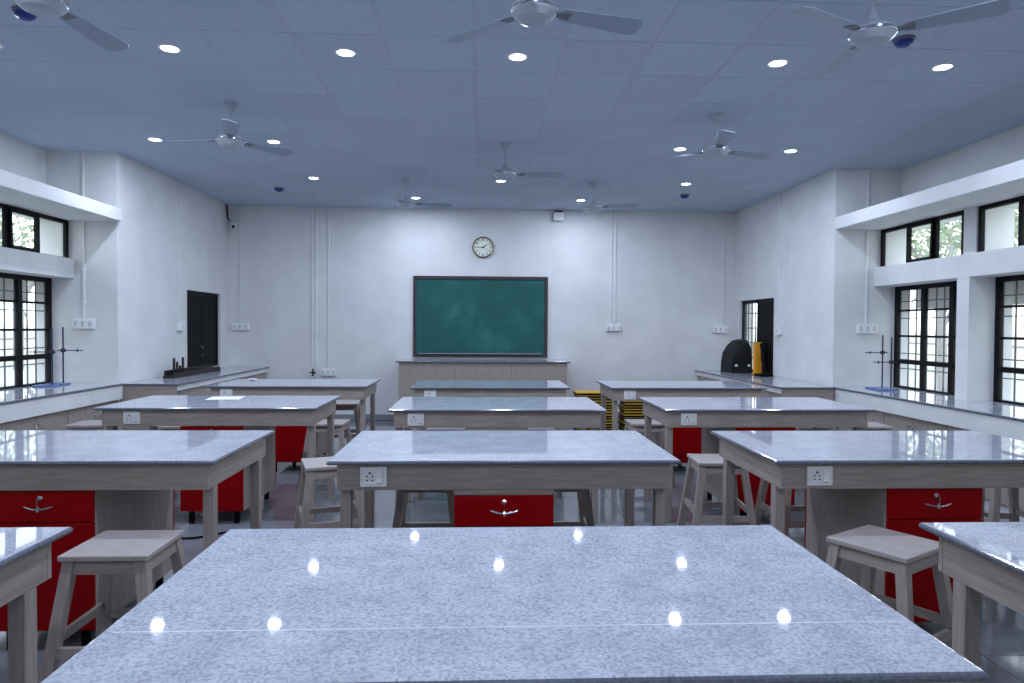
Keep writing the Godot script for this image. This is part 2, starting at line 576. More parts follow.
func build_windows() -> void:
	for k in 2:
		var S: Array = SIDES[k]
		var s: float = S[0]
		var side: String = ["left", "right"][k]
		for n in BAYS:
			var d1: float = S[1] - BAY * n
			var d0: float = d1 - 1.43
			var shown: bool = n < 3
			var nth: String = ["nearest the far corner", "second from the far corner", "third from the far corner", "fourth from the far corner", "fifth from the far corner", "sixth from the far corner"][n]
			var w := new_window("black framed barred window in the %s bay, %s" % [side, nth])
			var x: float = s * S[5]
			var y0: float = S[7]
			var y1 := 2.03
			# frame
			zbar("frame_head", x - s * 0.01, x + s * 0.06, y1 - 0.05, y1, d0, d1, M.black_frame, w)
			zbar("frame_sill", x - s * 0.01, x + s * 0.06, y0, y0 + 0.02, d0, d1, M.black_frame, w)
			var posts := [d1 - 0.03, d1 - 0.52, d1 - 0.985, d0 + 0.03]
			for p in posts:
				zbar("frame_post", x - s * 0.012, x + s * 0.03, y0, y1, p - 0.034, p + 0.034, M.black_frame, w)
			var yt := y1 - 0.74 * (y1 - y0)
			zbar("transom", x - s * 0.01, x + s * 0.06, yt - 0.026, yt + 0.026, d0, d1, M.black_frame, w)
			for i in 3:
				grille_leaf(w, x, s, posts[i + 1] + 0.03, posts[i] - 0.03, y0, y1, shown)
			# clerestory
			var c := new_window("three-pane clerestory window above the %s bay window, %s" % [side, nth])
			x = s * S[4]
			y0 = 2.245 if k == 0 else 2.255
			y1 = S[8]
			zbar("frame_head", x, x + s * 0.05, y1 - 0.04, y1, d0, d1, M.black_frame, c)
			zbar("frame_sill", x, x + s * 0.05, y0, y0 + 0.012, d0, d1, M.black_frame, c)
			for p in posts:
				zbar("frame_post", x - s * 0.005, x + s * 0.028, y0, y1, p - 0.024, p + 0.024, M.black_frame, c)
			for i in 3:
				zbar("pane", x + s * 0.02, x + s * 0.024, y0, y1, posts[i + 1] + 0.02, posts[i] - 0.02, M.glass, c)
			# the middle sash swings: a frame of its own, tilted a little inwards
			var hinge := Node3D.new()
			hinge.name = "tilted_sash"
			hinge.position = P(x - s * 0.008, y1 - 0.03, (posts[1] + posts[2]) / 2.0)
			hinge.rotation.z = -s * 0.03
			c.add_child(hinge)
			var hw: float = (posts[1] - posts[2]) / 2.0 - 0.02
			var hh := y1 - y0 - 0.04
			for e in [[-hh, -hh + 0.03, -hw, hw], [-0.03, 0.0, -hw, hw], [-hh, 0.0, -hw, -hw + 0.03], [-hh, 0.0, hw - 0.03, hw]]:
				part_box("sash_rail", Vector3(-0.012, e[0], e[2]), Vector3(0.012, e[1], e[3]), 0.0, M.black_frame, hinge)
	# far left window: closed black shutters
	var wl := new_window("window in the far left wall closed by black shutters")
	var f0 := 9.56
	var f1 := 10.76
	var xl := -4.055
	for e in [[0.90, 2.005, f0, f0 + 0.05], [0.90, 2.005, f1 - 0.05, f1], [1.955, 2.005, f0, f1], [0.90, 0.94, f0, f1]]:
		zbar("frame_bar", xl, xl - 0.06, e[0], e[1], e[2], e[3], M.black_frame, wl)
	var fm := (f0 + f1) / 2.0
	for q in [[f0 + 0.04, fm - 0.004], [fm + 0.004, f1 - 0.04]]:
		part_box("shutter", P(xl - 0.01, 0.93, q[0]), P(xl - 0.04, 1.97, q[1]), 0.004, M.black, wl)
	var st := mb()
	tube(st, [P(xl + 0.005, 1.08, fm - 0.06), P(xl + 0.03, 1.09, fm - 0.06), P(xl + 0.03, 1.21, fm - 0.06), P(xl + 0.005, 1.22, fm - 0.06)], 0.006)
	obj("shutter_handle", st, M.chrome, wl)
	# far right window: barred leaf and a closed dark leaf
	var wr := new_window("window in the far right wall, half barred and half shuttered")
	f0 = 9.62
	f1 = 10.90
	var xr := 4.235
	var yb := 0.84
	var yt2 := 1.965
	for e in [[yb, yt2, f0, f0 + 0.05], [yb, yt2, f1 - 0.06, f1], [yt2 - 0.05, yt2, f0, f1], [yb, yb + 0.04, f0, f1], [yb, yt2, 10.24, 10.30]]:
		zbar("frame_bar", xr, xr + 0.06, e[0], e[1], e[2], e[3], M.black_frame, wr)
	part_box("shutter", P(xr + 0.005, yb + 0.02, f0 + 0.03), P(xr + 0.035, yt2 - 0.02, 10.26), 0.004, M.black, wr)
	for i in 3:
		var dd := 10.3 + 0.14 * (i + 1)
		zbar("grille_bar", xr + 0.03, xr + 0.042, yb, yt2, dd - 0.009, dd + 0.009, M.black_frame, wr)
	for i in 4:
		var yy := yb + 0.23 * (i + 1)
		zbar("grille_bar", xr + 0.03, xr + 0.042, yy - 0.009, yy + 0.009, 10.3, f1, M.black_frame, wr)
	zbar("pane", xr + 0.015, xr + 0.019, yb + 0.03, yt2 - 0.03, 10.3, f1 - 0.05, M.glass, wr)

# =====================================================================
# outside
# =====================================================================
func build_outside() -> void:
	var g := struct("ground", "pale ground outside the windows", "ground")
	for k in 2:
		var s: float = [-1.0, 1.0][k]
		part_box("yard", P(s * 5.3, -0.5, -25), P(s * 45, -0.35, 60), 0.0, M.ground, g)
	var rng := RandomNumberGenerator.new()
	rng.seed = 77
	var spots := [
		[10.2, 14.6, 0.11, 5.2, "tree with a forking grey trunk outside the right corner window"],
		[16.2, 17.2, 0.16, 5.6, "leafy tree outside the second right window"],
		[17.0, 27.0, 0.2, 7.0, "tall tree far beyond the right windows"],
		[-13.6, 18.6, 0.18, 5.6, "leafy tree outside the left corner window"],
		[-19.0, 29.0, 0.2, 7.0, "tall tree far beyond the left windows"]]
	for sp in spots:
		var t := thing("tree", sp[4], "tree", P(sp[0], -0.35, sp[1]), 0.0, "trees outside")
		var st := mb()
		var h: float = sp[3]
		var r: float = sp[2]
		var lean := rng.randf_range(-0.4, 0.4)
		tube(st, [Vector3.ZERO, Vector3(lean * 0.2, h * 0.25, 0), Vector3(lean * 0.7, h * 0.45, 0.1)], r, 10)
		obj("trunk", st, M.bark, t)
		var tops := []
		for b in 5:
			var ang := TAU * b / 5.0 + rng.randf() * 0.6
			var tip := Vector3(lean * 0.7 + cos(ang) * h * 0.28, h * rng.randf_range(0.62, 0.85), 0.1 + sin(ang) * h * 0.28)
			var base := Vector3(lean * 0.62, h * rng.randf_range(0.34, 0.43), 0.08)
			st = mb()
			tube(st, [base, base.lerp(tip, 0.5) + Vector3(0, h * 0.05, 0), tip], r * 0.42, 7)
			obj("branch", st, M.bark, t)
			tops.append(tip)
		st = mb()
		for i in 1500:
			var c: Vector3 = tops[i % 5] + Vector3(rng.randfn(), rng.randfn() * 0.75, rng.randfn()) * h * 0.12
			var u := Vector3(rng.randfn(), rng.randfn(), rng.randfn()).normalized()
			var v := u.cross(Vector3(rng.randfn(), rng.randfn(), rng.randfn())).normalized()
			var l := rng.randf_range(0.07, 0.13)
			face(st, [c - u * l, c + v * l * 0.45, c + u * l, c - v * l * 0.45], u.cross(v))
		var fo := obj("foliage", st, M.leaf, t)
		fo.set_meta("kind", "stuff")
	# a long pale garden wall on either side
	for k in 2:
		var s: float = [-1.0, 1.0][k]
		var w := thing("garden_wall", "low pale garden wall outside the %s windows" % ["left", "right"][k], "wall", P(s * 22.0, -0.35, 18))
		part_box("wall_body", Vector3(-0.12, 0, -22), Vector3(0.12, 1.15, 22), 0.0, M.outside_paint, w)
		part_box("coping", Vector3(-0.18, 1.15, -22), Vector3(0.18, 1.23, 22), 0.01, M.skirting, w)

# =====================================================================
# side counters
# =====================================================================
func bow_handle(st: SurfaceTool, at: Vector3, along: Vector3, outw: Vector3, w: float, r: float) -> void:
	var pts := []
	for i in 9:
		var t := -1.0 + 2.0 * i / 8.0
		pts.append(at + along * (t * w / 2.0) + outw * (0.028 - 0.012 * t * t) + Vector3(0, 0.010 * t * t, 0))
	tube(st, pts, r, 8)
	tube(st, [at + along * w * 0.14, at + along * w * 0.14 + outw * 0.028], r, 6)
	tube(st, [at - along * w * 0.14, at - along * w * 0.14 + outw * 0.028], r, 6)

func base_cabinet(label: String, at: Vector3, turn: float, w: float, dep: float, h: float, group: String) -> void:
	# stands with its front towards +z of its own axes
	var c := thing("base_cabinet", label, "cabinet", at, turn, group)
	part_box("body", Vector3(-w / 2 + 0.001, 0.09, -dep), Vector3(w / 2 - 0.001, h, -0.02), 0.0, M.wood_y, c)
	part_box("plinth", Vector3(-w / 2 + 0.001, 0.0, -dep), Vector3(w / 2 - 0.001, 0.085, -0.03), 0.0, M.trim_white, c)
	for s in [-1.0, 1.0]:
		var d := part_box("door", Vector3(0.003 if s > 0 else -w / 2 + 0.003, 0.10, -0.0195), Vector3(w / 2 - 0.003 if s > 0 else -0.003, h - 0.004, 0.0), 0.0015, M.wood_y, c)
		var st := mb()
		tube(st, [Vector3(s * 0.04, h - 0.20, 0), Vector3(s * 0.04, h - 0.20, 0.03), Vector3(s * 0.04, h - 0.08, 0.03), Vector3(s * 0.04, h - 0.08, 0)], 0.006, 7)
		obj("handle", st, M.chrome, d)

func build_counters() -> void:
	for k in 2:
		var S: Array = SIDES[k]
		var s: float = S[0]
		var side: String = ["left", "right"][k]
		var y: float = S[7]
		var t := thing("window_counter", "grey granite window counter with white fascia along the %s bay" % side, "counter", P(s * S[2], 0, 0))
		stone_top(P(-s * 0.012, y - 0.022, FRONT), P(s * (S[6] - S[2]), y, S[1]), 0.006, t)
		part_box("fascia", P(0, y - 0.175, FRONT), P(s * 0.05, y - 0.0225, S[1]), 0.002, M.trim_white, t)
		var n := 10
		var len: float = (S[1] - FRONT) / n
		for i in n:
			base_cabinet("wooden base cabinet under the %s window counter, number %s from the far corner" % [side, ["one", "two", "three", "four", "five", "six", "seven", "eight", "nine", "ten"][i]],
				P(s * (S[2] + 0.04), 0, S[1] - len * (i + 0.5)), -s * PI / 2, len - 0.004, 0.55, y - 0.18, "cabinets under the %s window counter" % side)
	# far counters beside the board
	var fc := [[-1.0, -3.40, 7.80, 0.865, "left"], [1.0, 3.56, 7.90, 0.832, "right"]]
	for f in fc:
		var s: float = f[0]
		var x: float = f[1]
		var y: float = f[3]
		var wall: float = 4.018 if s < 0 else 4.185
		var t := thing("side_counter", "granite side counter with wooden end panel in the far %s corner" % f[4], "counter", P(x, 0, f[2]))
		var l: float = BACK - f[2] - 0.002
		var wd: float = wall - absf(x)
		var st: SurfaceTool
		stone_top(Vector3(-s * 0.02, y - 0.022, 0.015), Vector3(s * wd, y, -l), 0.006, t)
		part_box("end_panel", Vector3(0, 0, -0.02), Vector3(s * wd, y - 0.0225, 0.0), 0.001, M.wood_x, t)
		part_box("fascia", Vector3(0, y - 0.085, -l), Vector3(s * 0.03, y - 0.0225, -0.021), 0.001, M.trim_white, t)
		for i in 4:
			var ll := (l - 0.025) / 4.0
			base_cabinet("wooden base cabinet of the far %s counter, %s from the camera" % [f[4], ["first", "second", "third", "fourth"][i]],
				P(x + s * 0.025, 0, f[2] + 0.022 + ll * (i + 0.5)), -s * PI / 2, ll - 0.004, wd - 0.05, y - 0.088, "cabinets of the far %s counter" % f[4])

# =====================================================================
# lab tables
# =====================================================================
const TW := 1.65
const TD := 0.93

func socket_parts(t: Node3D, at: Vector3) -> void:
	# plate with a five-pin socket and a rocker, facing +z
	var p := part_box("socket_plate", at + Vector3(-0.062, -0.048, 0), at + Vector3(0.062, 0.048, 0.012), 0.004, M.plastic, t)
	part_box("socket_insert", at + Vector3(-0.045, -0.033, 0.012), at + Vector3(0.045, 0.033, 0.0145), 0.001, M.plastic, p)
	for h in [[-0.016, 0.018, 0.006], [-0.028, 0.002, 0.0042], [-0.004, 0.002, 0.0042], [-0.028, -0.016, 0.0042], [-0.004, -0.016, 0.0042]]:
		var st := mb()
		tube(st, [at + Vector3(h[0], h[1], 0.012), at + Vector3(h[0], h[1], 0.0152)], h[2], 8)
		obj("pin_hole", st, M.hole, p)
	part_box("rocker_switch", at + Vector3(0.014, -0.028, 0.0145), at + Vector3(0.042, 0.028, 0.019), 0.002, M.plastic, p)
	part_box("switch_mark", at + Vector3(0.02, -0.031, 0.0145), at + Vector3(0.036, -0.0285, 0.0155), 0.0, M.hole, p)

func make_table(cx: float, tw := TW, rail := 0.0) -> Node3D:
	# own axes: x across, +z towards the camera, near edge at z = 0, centre at x = 0
	var t := Node3D.new()
	var hw := tw / 2
	var st: SurfaceTool
	stone_top(Vector3(-hw, TOP - 0.022, -TD), Vector3(hw, TOP, 0), 0.011, t)
	var a0 := TOP - 0.145
	var a1 := TOP - 0.0225
	var ix := hw - 0.04
	part_box("apron", Vector3(-ix, a0, -0.06), Vector3(ix, a1, -0.04), 0.002, M.wood_x, t)
	part_box("apron", Vector3(-ix, a0, -TD + 0.04), Vector3(ix, a1, -TD + 0.06), 0.002, M.wood_x, t)
	for s in [-1.0, 1.0]:
		part_box("apron", Vector3(s * ix, a0, -0.0605), Vector3(s * (ix - 0.02), a1, -TD + 0.0605), 0.002, M.wood_z, t)
		for z in [-0.105, -TD + 0.160]:
			part_box("leg", Vector3(s * (ix - 0.002), 0, z), Vector3(s * (ix - 0.052), a0 - 0.0005, z - 0.055), 0.003, M.wood_y, t)
	# pedestal through the whole depth
	var pw := 0.235
	for s in [-1.0, 1.0]:
		part_box("cabinet_side", Vector3(cx + s * pw, 0.10, -0.064), Vector3(cx + s * (pw - 0.018), a1 - 0.001, -TD + 0.064), 0.001, M.wood_y, t)
	part_box("cabinet_floor", Vector3(cx - pw + 0.018, 0.10, -0.066), Vector3(cx + pw - 0.018, 0.118, -TD + 0.066), 0.0, M.wood_z, t)
	part_box("cabinet_divider", Vector3(cx - pw + 0.018, 0.118, -TD / 2 - 0.009), Vector3(cx + pw - 0.018, a1 - 0.001, -TD / 2 + 0.009), 0.0, M.wood_x, t)
	for e in [[-0.10, -1], [-TD + 0.10, 1], [-0.10, 1], [-TD + 0.10, -1]]:
		st = mb()
		tube(st, [Vector3(cx + e[1] * 0.17, 0, e[0]), Vector3(cx + e[1] * 0.17, 0.10, e[0])], 0.022, 10)
		obj("cabinet_foot", st, M.black, t)
	for side in 2:
		var z0 := -0.046 if side == 0 else -TD + 0.046
		var o := 1.0 if side == 0 else -1.0
		var top := a0 - 0.004 - rail
		if rail > 0.0:
			part_box("drawer_rail", Vector3(cx - pw, top + 0.003, z0 - o * 0.002), Vector3(cx + pw, a0 - 0.0005, z0 - o * 0.018), 0.001, M.wood_x, t)
		var dr := part_box("drawer", Vector3(cx - pw, top - 0.145, z0), Vector3(cx + pw, top, z0 - o * 0.018), 0.002, M.red, t)
		part_box("door", Vector3(cx - pw, 0.102, z0), Vector3(cx + pw, top - 0.150, z0 - o * 0.018), 0.002, M.red, t)
		st = mb()
		bow_handle(st, Vector3(cx, top - 0.078, z0), Vector3.RIGHT, Vector3(0, 0, o), 0.125, 0.0045)
		obj("handle", st, M.chrome, dr)
		st = mb()
		lathe_z(st, Vector3(cx, top - 0.03, z0), o, [Vector2(0.0, 0.012), Vector2(0.009, 0.012), Vector2(0.012, 0.009), Vector2(0.012, 0.0)])
		obj("lock", st, M.chrome, dr)
		st = mb()
		bx(st, Vector3(cx - 0.0015, top - 0.07, z0 + o * 0.013), Vector3(cx + 0.0015, top - 0.026, z0 + o * 0.03))
		tube(st, [Vector3(cx, top - 0.066, z0 + o * 0.020), Vector3(cx, top - 0.09, z0 + o * 0.024)], 0.007, 8)
		obj("key", st, M.chrome, dr)
	return t

func lathe_z(st: SurfaceTool, at: Vector3, o: float, prof: Array, n := 14) -> void:
	for i in prof.size() - 1:
		var p0: Vector2 = prof[i]
		var p1: Vector2 = prof[i + 1]
		for k in n:
			var q := []
			for e in [[p0, k], [p0, k + 1], [p1, k + 1], [p1, k]]:
				var ang := TAU * float(e[1]) / n
				q.append(at + Vector3(cos(ang) * e[0].x, sin(ang) * e[0].x, o * e[0].y))
			var mid: Vector3 = (q[0] + q[1] + q[2] + q[3]) / 4.0 - at
			if q[0].distance_to(q[1]) < 1e-6:
				q.remove_at(1)
			face(st, q, Vector3(mid.x, mid.y, o * 0.004 + mid.z * 0.3))

func build_tables() -> void:
	var protos := {"left": make_table(0.025), "middle": make_table(-0.005, TW, 0.026), "right": make_table(-0.02), "widest": make_table(-0.005, 1.69, 0.026)}
	# column, row: x centre, near edge d, where the socket sits along the apron
	var spots := [
		["middle", "front", 0.08, 1.185, -0.62], ["left", "front", -2.075, 1.220, -0.6], ["right", "front", 2.24, 1.200, -0.66],
		["middle", "second", 0.12, 3.160, -0.615], ["left", "second", -2.045, 3.180, -0.62], ["right", "second", 2.22, 3.140, -0.60],
		["middle", "third", 0.135, 5.130, -0.62], ["left", "third", -2.065, 5.230, -0.56], ["right", "third", 2.235, 5.140, -0.63],
		["middle", "fourth", 0.105, 7.010, -0.62], ["left", "fourth", -1.995, 7.120, -0.62], ["right", "fourth", 2.18, 7.020, -0.62]]
	var words := {"front": "nearest row", "second": "second row from the camera", "third": "third row from the camera", "fourth": "farthest row"}
	for sp in spots:
		var t: Node3D = protos["widest" if sp[0] == "middle" and sp[1] == "front" else sp[0]].duplicate()
		t.name = numbered("lab_table")
		add_child(t)
		t.position = P(sp[2], 0, sp[3])
		tag(t, "granite-topped wooden lab table with red drawers, %s column, %s" % [sp[0], words[sp[1]]], "table", "lab tables in rows")
		socket_parts(t, Vector3(sp[4], TOP - 0.080, -0.04))
		if sp[0] == "middle" and sp[1] == "front":
			part_box("slab_joint", Vector3(-TW / 2 + 0.008, TOP - 0.004, -0.2165), Vector3(TW / 2 - 0.008, TOP + 0.0003, -0.2130), 0.0, M.joint, t)
	for key in protos:
		protos[key].free()

# =====================================================================
# stools
# =====================================================================
func make_stool() -> Node3D:
	var t := Node3D.new()
	var h := 0.60
	var st := mb()
	cham(st, Vector3(-0.175, h - 0.024, -0.175), Vector3(0.175, h, 0.175), 0.004)
	obj("seat", st, M.seat, t)
	var y1 := h - 0.0245
	var lean := 0.075          # how far each leg runs outwards from top to foot
	var corner := func(sx: float, sz: float, y: float, inset: float) -> Vector3:
		var o: float = 0.162 + lean * (y1 - y) / y1 - inset
		return Vector3(sx * o, y, sz * o)
	for sx in [-1.0, 1.0]:
		for sz in [-1.0, 1.0]:
			st = mb()
			var ring := []
			for y in [0.0, y1]:
				var o: Vector3 = corner.call(sx, sz, y, 0.0)
				var w := 0.044
				ring.append_array([o, o - Vector3(sx * w, 0, 0), o - Vector3(sx * w, 0, sz * w), o - Vector3(0, 0, sz * w)])
			hexa(st, ring)
			obj("leg", st, M.wood_y, t)
	for k in 4:
		var ax := k % 2
		var s := -1.0 if k < 2 else 1.0
		for level in 2:
			var ya: float = y1 - 0.055 if level == 0 else (0.20 if ax == 0 else 0.24)
			var yb: float = y1 - 0.001 if level == 0 else ya + 0.04
			st = mb()
			var ring2 := []
			for y in [ya, yb]:
				var o: float = 0.162 + lean * (y1 - y) / y1
				var e: float = o - 0.045
				var q := [Vector3(-e, y, s * (o - 0.008)), Vector3(e, y, s * (o - 0.008)), Vector3(e, y, s * (o - 0.028)), Vector3(-e, y, s * (o - 0.028))]
				if ax == 1:
					for i in 4:
						q[i] = Vector3(q[i].z, q[i].y, q[i].x)
				ring2.append_array(q)
			hexa(st, ring2)
			obj("seat_rail" if level == 0 else "stretcher", st, M.wood_x if ax == 0 else M.wood_z, t)
	return t

func build_stools() -> void:
	var proto := make_stool()
	var spots := [
		[-1.50, 2.945, 0.0, "wooden stool in front of the red drawers of the left second-row table"],
		[1.775, 2.886, 31.0, "wooden stool turned cornerwise before the right second-row table"],
		[-1.02, 4.68, 19.0, "wooden stool in the left aisle behind the middle second-row table"],
		[1.68, 4.75, -4.0, "wooden stool in the right aisle behind the right second-row table"],
		[-1.46, 6.64, 0.0, "wooden stool behind the aisle end of the left third-row table"],
		[-1.64, 8.33, 5.0, "wooden stool behind the aisle end of the left farthest table"],
		[1.63, 6.64, 0.0, "wooden stool behind the aisle end of the right third-row table"],
		[-0.325, 4.27, 0.0, "wooden stool tucked behind the left half of the middle second-row table"],
		[0.50, 4.27, 0.0, "wooden stool tucked behind the right half of the middle second-row table"],
		[-0.31, 6.28, 0.0, "wooden stool tucked behind the left half of the middle third-row table"],
		[0.50, 6.28, 0.0, "wooden stool tucked behind the right half of the middle third-row table"],
		[2.20, 4.62, 3.0, "wooden stool behind the middle of the right second-row table"],
		[3.53, 4.42, -6.0, "wooden stool at the outer rear corner of the right second-row table"],
		[-3.63, 6.58, 4.0, "wooden stool beside the left window counter behind the third row"],
		[3.74, 6.45, -5.0, "wooden stool beside the right window counter behind the third row"],
		[3.15, 6.48, 8.0, "wooden stool behind the outer end of the right third-row table"],
		[-2.75, 6.50, 0.0, "wooden stool behind the outer end of the left third-row table"]]
	for sp in spots:
		var t: Node3D = proto.duplicate()
		t.name = numbered("stool")
		add_child(t)
		t.position = P(sp[0], 0, sp[1])
		t.rotation_degrees.y = sp[2]
		tag(t, sp[3], "stool", "wooden lab stools")
	proto.free()

# =====================================================================
# back wall: podium, board, clock, switches
# =====================================================================
func switch_box(label: String, at: Vector3, turn: float, w: float, rockers: int, group := "white switch boxes on the walls") -> void:
	var t := thing("switch_box", label, "switch box", at, turn, group)
	part_box("casing", Vector3(-w / 2, -0.055, 0), Vector3(w / 2, 0.055, 0.05), 0.005, M.plastic, t)
	for i in rockers:
		var x := -w / 2 + w * (i + 0.5) / rockers
		var s := part_box("rocker_switch", Vector3(x - 0.016, -0.028, 0.0505), Vector3(x + 0.016, 0.028, 0.056), 0.002, M.plastic_grey, t)
		part_box("switch_mark", Vector3(x - 0.004, 0.012, 0.0562), Vector3(x + 0.004, 0.018, 0.057), 0.0, M.hole, s)

func conduit(label: String, at: Vector3, turn: float, y0: float, y1: float, w := 0.024) -> void:
	var t := thing("conduit", label, "conduit", Vector3(at.x, 0, at.z), turn, "white cable conduits on the walls")
	part_box("channel", Vector3(-w / 2, y0, 0), Vector3(w / 2, y1, 0.018), 0.003, M.trim_white, t)
	for i in 3:
		var y := lerpf(y0, y1, (i + 0.5) / 3.0)
		part_box("saddle_clip", Vector3(-w / 2 - 0.006, y - 0.008, 0), Vector3(w / 2 + 0.006, y + 0.008, 0.0205), 0.002, M.plastic, t)

func build_back_wall_things() -> void:
	# demonstration podium
	var pd := thing("demonstration_counter", "tall wood-panelled counter with granite top below the green board", "counter", P(0.045, 0, 10.30))
	var pl := BACK - 10.30 - 0.002
	var st: SurfaceTool
	stone_top(Vector3(-1.315, 0.98, 0.035), Vector3(1.315, 1.005, -pl), 0.006, pd)
	part_box("body", Vector3(-1.27, 0, -0.019), Vector3(1.27, 0.9795, -pl), 0.002, M.wood_y, pd)
	for i in 3:
		part_box("front_panel", Vector3(-1.27 + i * 0.8475, 0.06, -0.0185), Vector3(-1.27 + (i + 1) * 0.8475 - 0.004, 0.978, 0.0), 0.0015, M.wood_y, pd)
	# board
	var b := thing("chalkboard", "green chalkboard with dark wooden frame on the end wall", "board", P(0.0, 1.03, BACK))
	var w := 1.09
	var h := 1.31
	part_box("writing_surface", Vector3(-w + 0.02, 0.03, 0.004), Vector3(w - 0.02, h - 0.03, 0.022), 0.0, M.board, b)
	part_box("frame_rail", Vector3(-w, 0, 0.002), Vector3(w, 0.05, 0.04), 0.003, M.board_frame, b)
	part_box("frame_rail", Vector3(-w, h - 0.05, 0.002), Vector3(w, h, 0.04), 0.003, M.board_frame, b)
	for s in [-1.0, 1.0]:
		part_box("frame_stile", Vector3(s * w, 0.0505, 0.002), Vector3(s * (w - 0.05), h - 0.0505, 0.04), 0.003, M.board_frame, b)
	part_box("chalk_ledge", Vector3(-w + 0.1, 0.05, 0.022), Vector3(w - 0.1, 0.065, 0.075), 0.002, M.skirting, b)
	# clock
	var c := thing("wall_clock", "round wall clock with pale dial above the green board", "clock", P(0.033, EYE + 1.29, BACK))
	st = mb()
	lathe_z(st, Vector3(0, 0, 0.002), 1.0, [Vector2(0.172, 0.0), Vector2(0.172, 0.03), Vector2(0.162, 0.042), Vector2(0.150, 0.036), Vector2(0.150, 0.022)], 36)
	obj("rim", st, M.brass, c)
	st = mb()
	lathe_z(st, Vector3(0, 0, 0.0), 1.0, [Vector2(0.0, 0.026), Vector2(0.151, 0.026), Vector2(0.151, 0.004)], 36)
	obj("dial", st, M.clock_face, c)
	var font := SystemFont.new()
	font.font_names = PackedStringArray(["Droid Sans"])
	font.font_weight = 700
	for i in 12:
		var tm := TextMesh.new()
		tm.text = str(i + 1)
		tm.font = font
		tm.font_size = 32
		tm.pixel_size = 0.0014
		tm.depth = 0.002
		var ang := TAU * (i + 1) / 12.0
		use("numeral", tm, M.hole, c, Vector3(sin(ang) * 0.122, cos(ang) * 0.122, 0.028))
	for hd in [[TAU * 1.75 / 12.0, 0.075, 0.008], [TAU * 0.75, 0.105, 0.006], [TAU * 4.0 / 12.0, 0.10, 0.002]]:
		var dir := Vector3(sin(hd[0]), cos(hd[0]), 0)
		var nr := Vector3(dir.y, -dir.x, 0)
		st = mb()
		var q := []
		for z in [0.029, 0.032]:
			for e in [[-0.02, -1.0], [-0.02, 1.0], [1.0, 0.5], [1.0, -0.5]]:
				var l: float = e[0] * hd[1] if e[0] > 0 else -0.02
				q.append(dir * l + nr * e[1] * hd[2] + Vector3(0, 0, z))
		hexa(st, q)
		obj("hand", st, M.hole, c)
	# switch boxes and conduits; turn 0 faces the camera, +90 faces right, -90 faces left
	var zb := BACK
	switch_box("three-switch white box on the end wall right of the board", P(2.17, EYE + 0.0, zb), 0, 0.24, 3)
	conduit("twin white conduit above the three-switch box, left run", P(2.13, 0, zb), 0, EYE + 0.06, CEIL)
	conduit("twin white conduit above the three-switch box, right run", P(2.20, 0, zb), 0, EYE + 0.06, CEIL)
	switch_box("white switch box on the end wall in the left corner", P(-3.83, EYE - 0.02, zb), 0, 0.27, 3)
	conduit("white conduit on the end wall in the left corner", P(-3.83, 0, zb), 0, EYE + 0.04, CEIL)
	switch_box("white switch box on the end wall in the right corner", P(3.95, EYE - 0.02, zb), 0, 0.26, 3)
	conduit("white conduit on the end wall in the right corner", P(3.99, 0, zb), 0, EYE + 0.04, CEIL)
	conduit("white conduit left of the board, outermost of three", P(-2.70, 0, zb), 0, 0.86, CEIL)
	conduit("white conduit left of the board, middle one of three", P(-2.64, 0, zb), 0, 0.86, CEIL)
	conduit("white conduit left of the board, nearest the board", P(-2.44, 0, zb), 0, 0.84, CEIL)
	switch_box("low white socket box on the end wall behind the farthest left table", P(-2.44, EYE - 0.745, zb), 0, 0.23, 3)
	# left and right walls, far sections
	var lx := LA.x
	var lturn := PI / 2
	switch_box("small white switch box on the left wall beside the shuttered window", P(lx, EYE - 0.02, 9.31), lturn, 0.14, 1)
	conduit("white conduit on the left wall beside the shuttered window", P(lx, 0, 9.31), lturn, EYE + 0.04, CEIL)
	switch_box("small white switch box on the right wall beside the barred window", P(4.203, EYE - 0.03, 9.42), -PI / 2, 0.14, 1)
	conduit("white conduit on the right wall beside the barred window", P(4.203, 0, 9.42), -PI / 2, EYE + 0.03, CEIL)
	# bay end walls
	switch_box("white switch box on the left bay end wall above the retort stands", P(-4.37, EYE + 0.01, 7.77), 0, 0.23, 3)
	conduit("white conduit on the left bay end wall below the shelf", P(-4.38, 0, 7.77), 0, EYE + 0.07, 2.665)
	conduit("white conduit on the left bay end wall above the shelf", P(-4.38, 0, 7.77), 0, 2.80, CEIL)
	switch_box("white switch box on the right bay end wall above the retort stands", P(4.60, EYE + 0.005, 7.97), 0, 0.24, 3)
	conduit("white conduit on the right bay end wall below the shelf", P(4.60, 0, 7.97), 0, EYE + 0.065, 2.705)
	conduit("white conduit on the right bay end wall above the shelf", P(4.60, 0, 7.97), 0, 2.85, CEIL)
	# gas tap on the end wall
	var gt := thing("gas_tap", "small dark gas tap on the end wall beside the low socket", "tap", P(-2.68, EYE - 0.745, zb))
	st = mb()
	tube(st, [Vector3(0, 0, 0), Vector3(0, 0, 0.07)], 0.018, 10)
	tube(st, [Vector3(0, -0.06, 0.06), Vector3(0, 0.06, 0.06)], 0.014, 10)
	obj("body", st, M.dark_iron, gt)
	st = mb()
	tube(st, [Vector3(-0.05, 0.0, 0.075), Vector3(0.05, 0.0, 0.075)], 0.01, 8)
	obj("lever", st, M.dark_iron, gt)
	# small box under the ceiling
	var sb := thing("wall_speaker", "small white box speaker at the top of the end wall", "speaker", P(1.25, EYE + 1.80, zb))
	part_box("casing", Vector3(-0.08, -0.07, 0), Vector3(0.08, 0.06, 0.10), 0.01, M.plastic, sb)
	part_box("grille", Vector3(-0.06, -0.05, 0.1005), Vector3(0.06, 0.035, 0.104), 0.002, M.plastic_grey, sb)
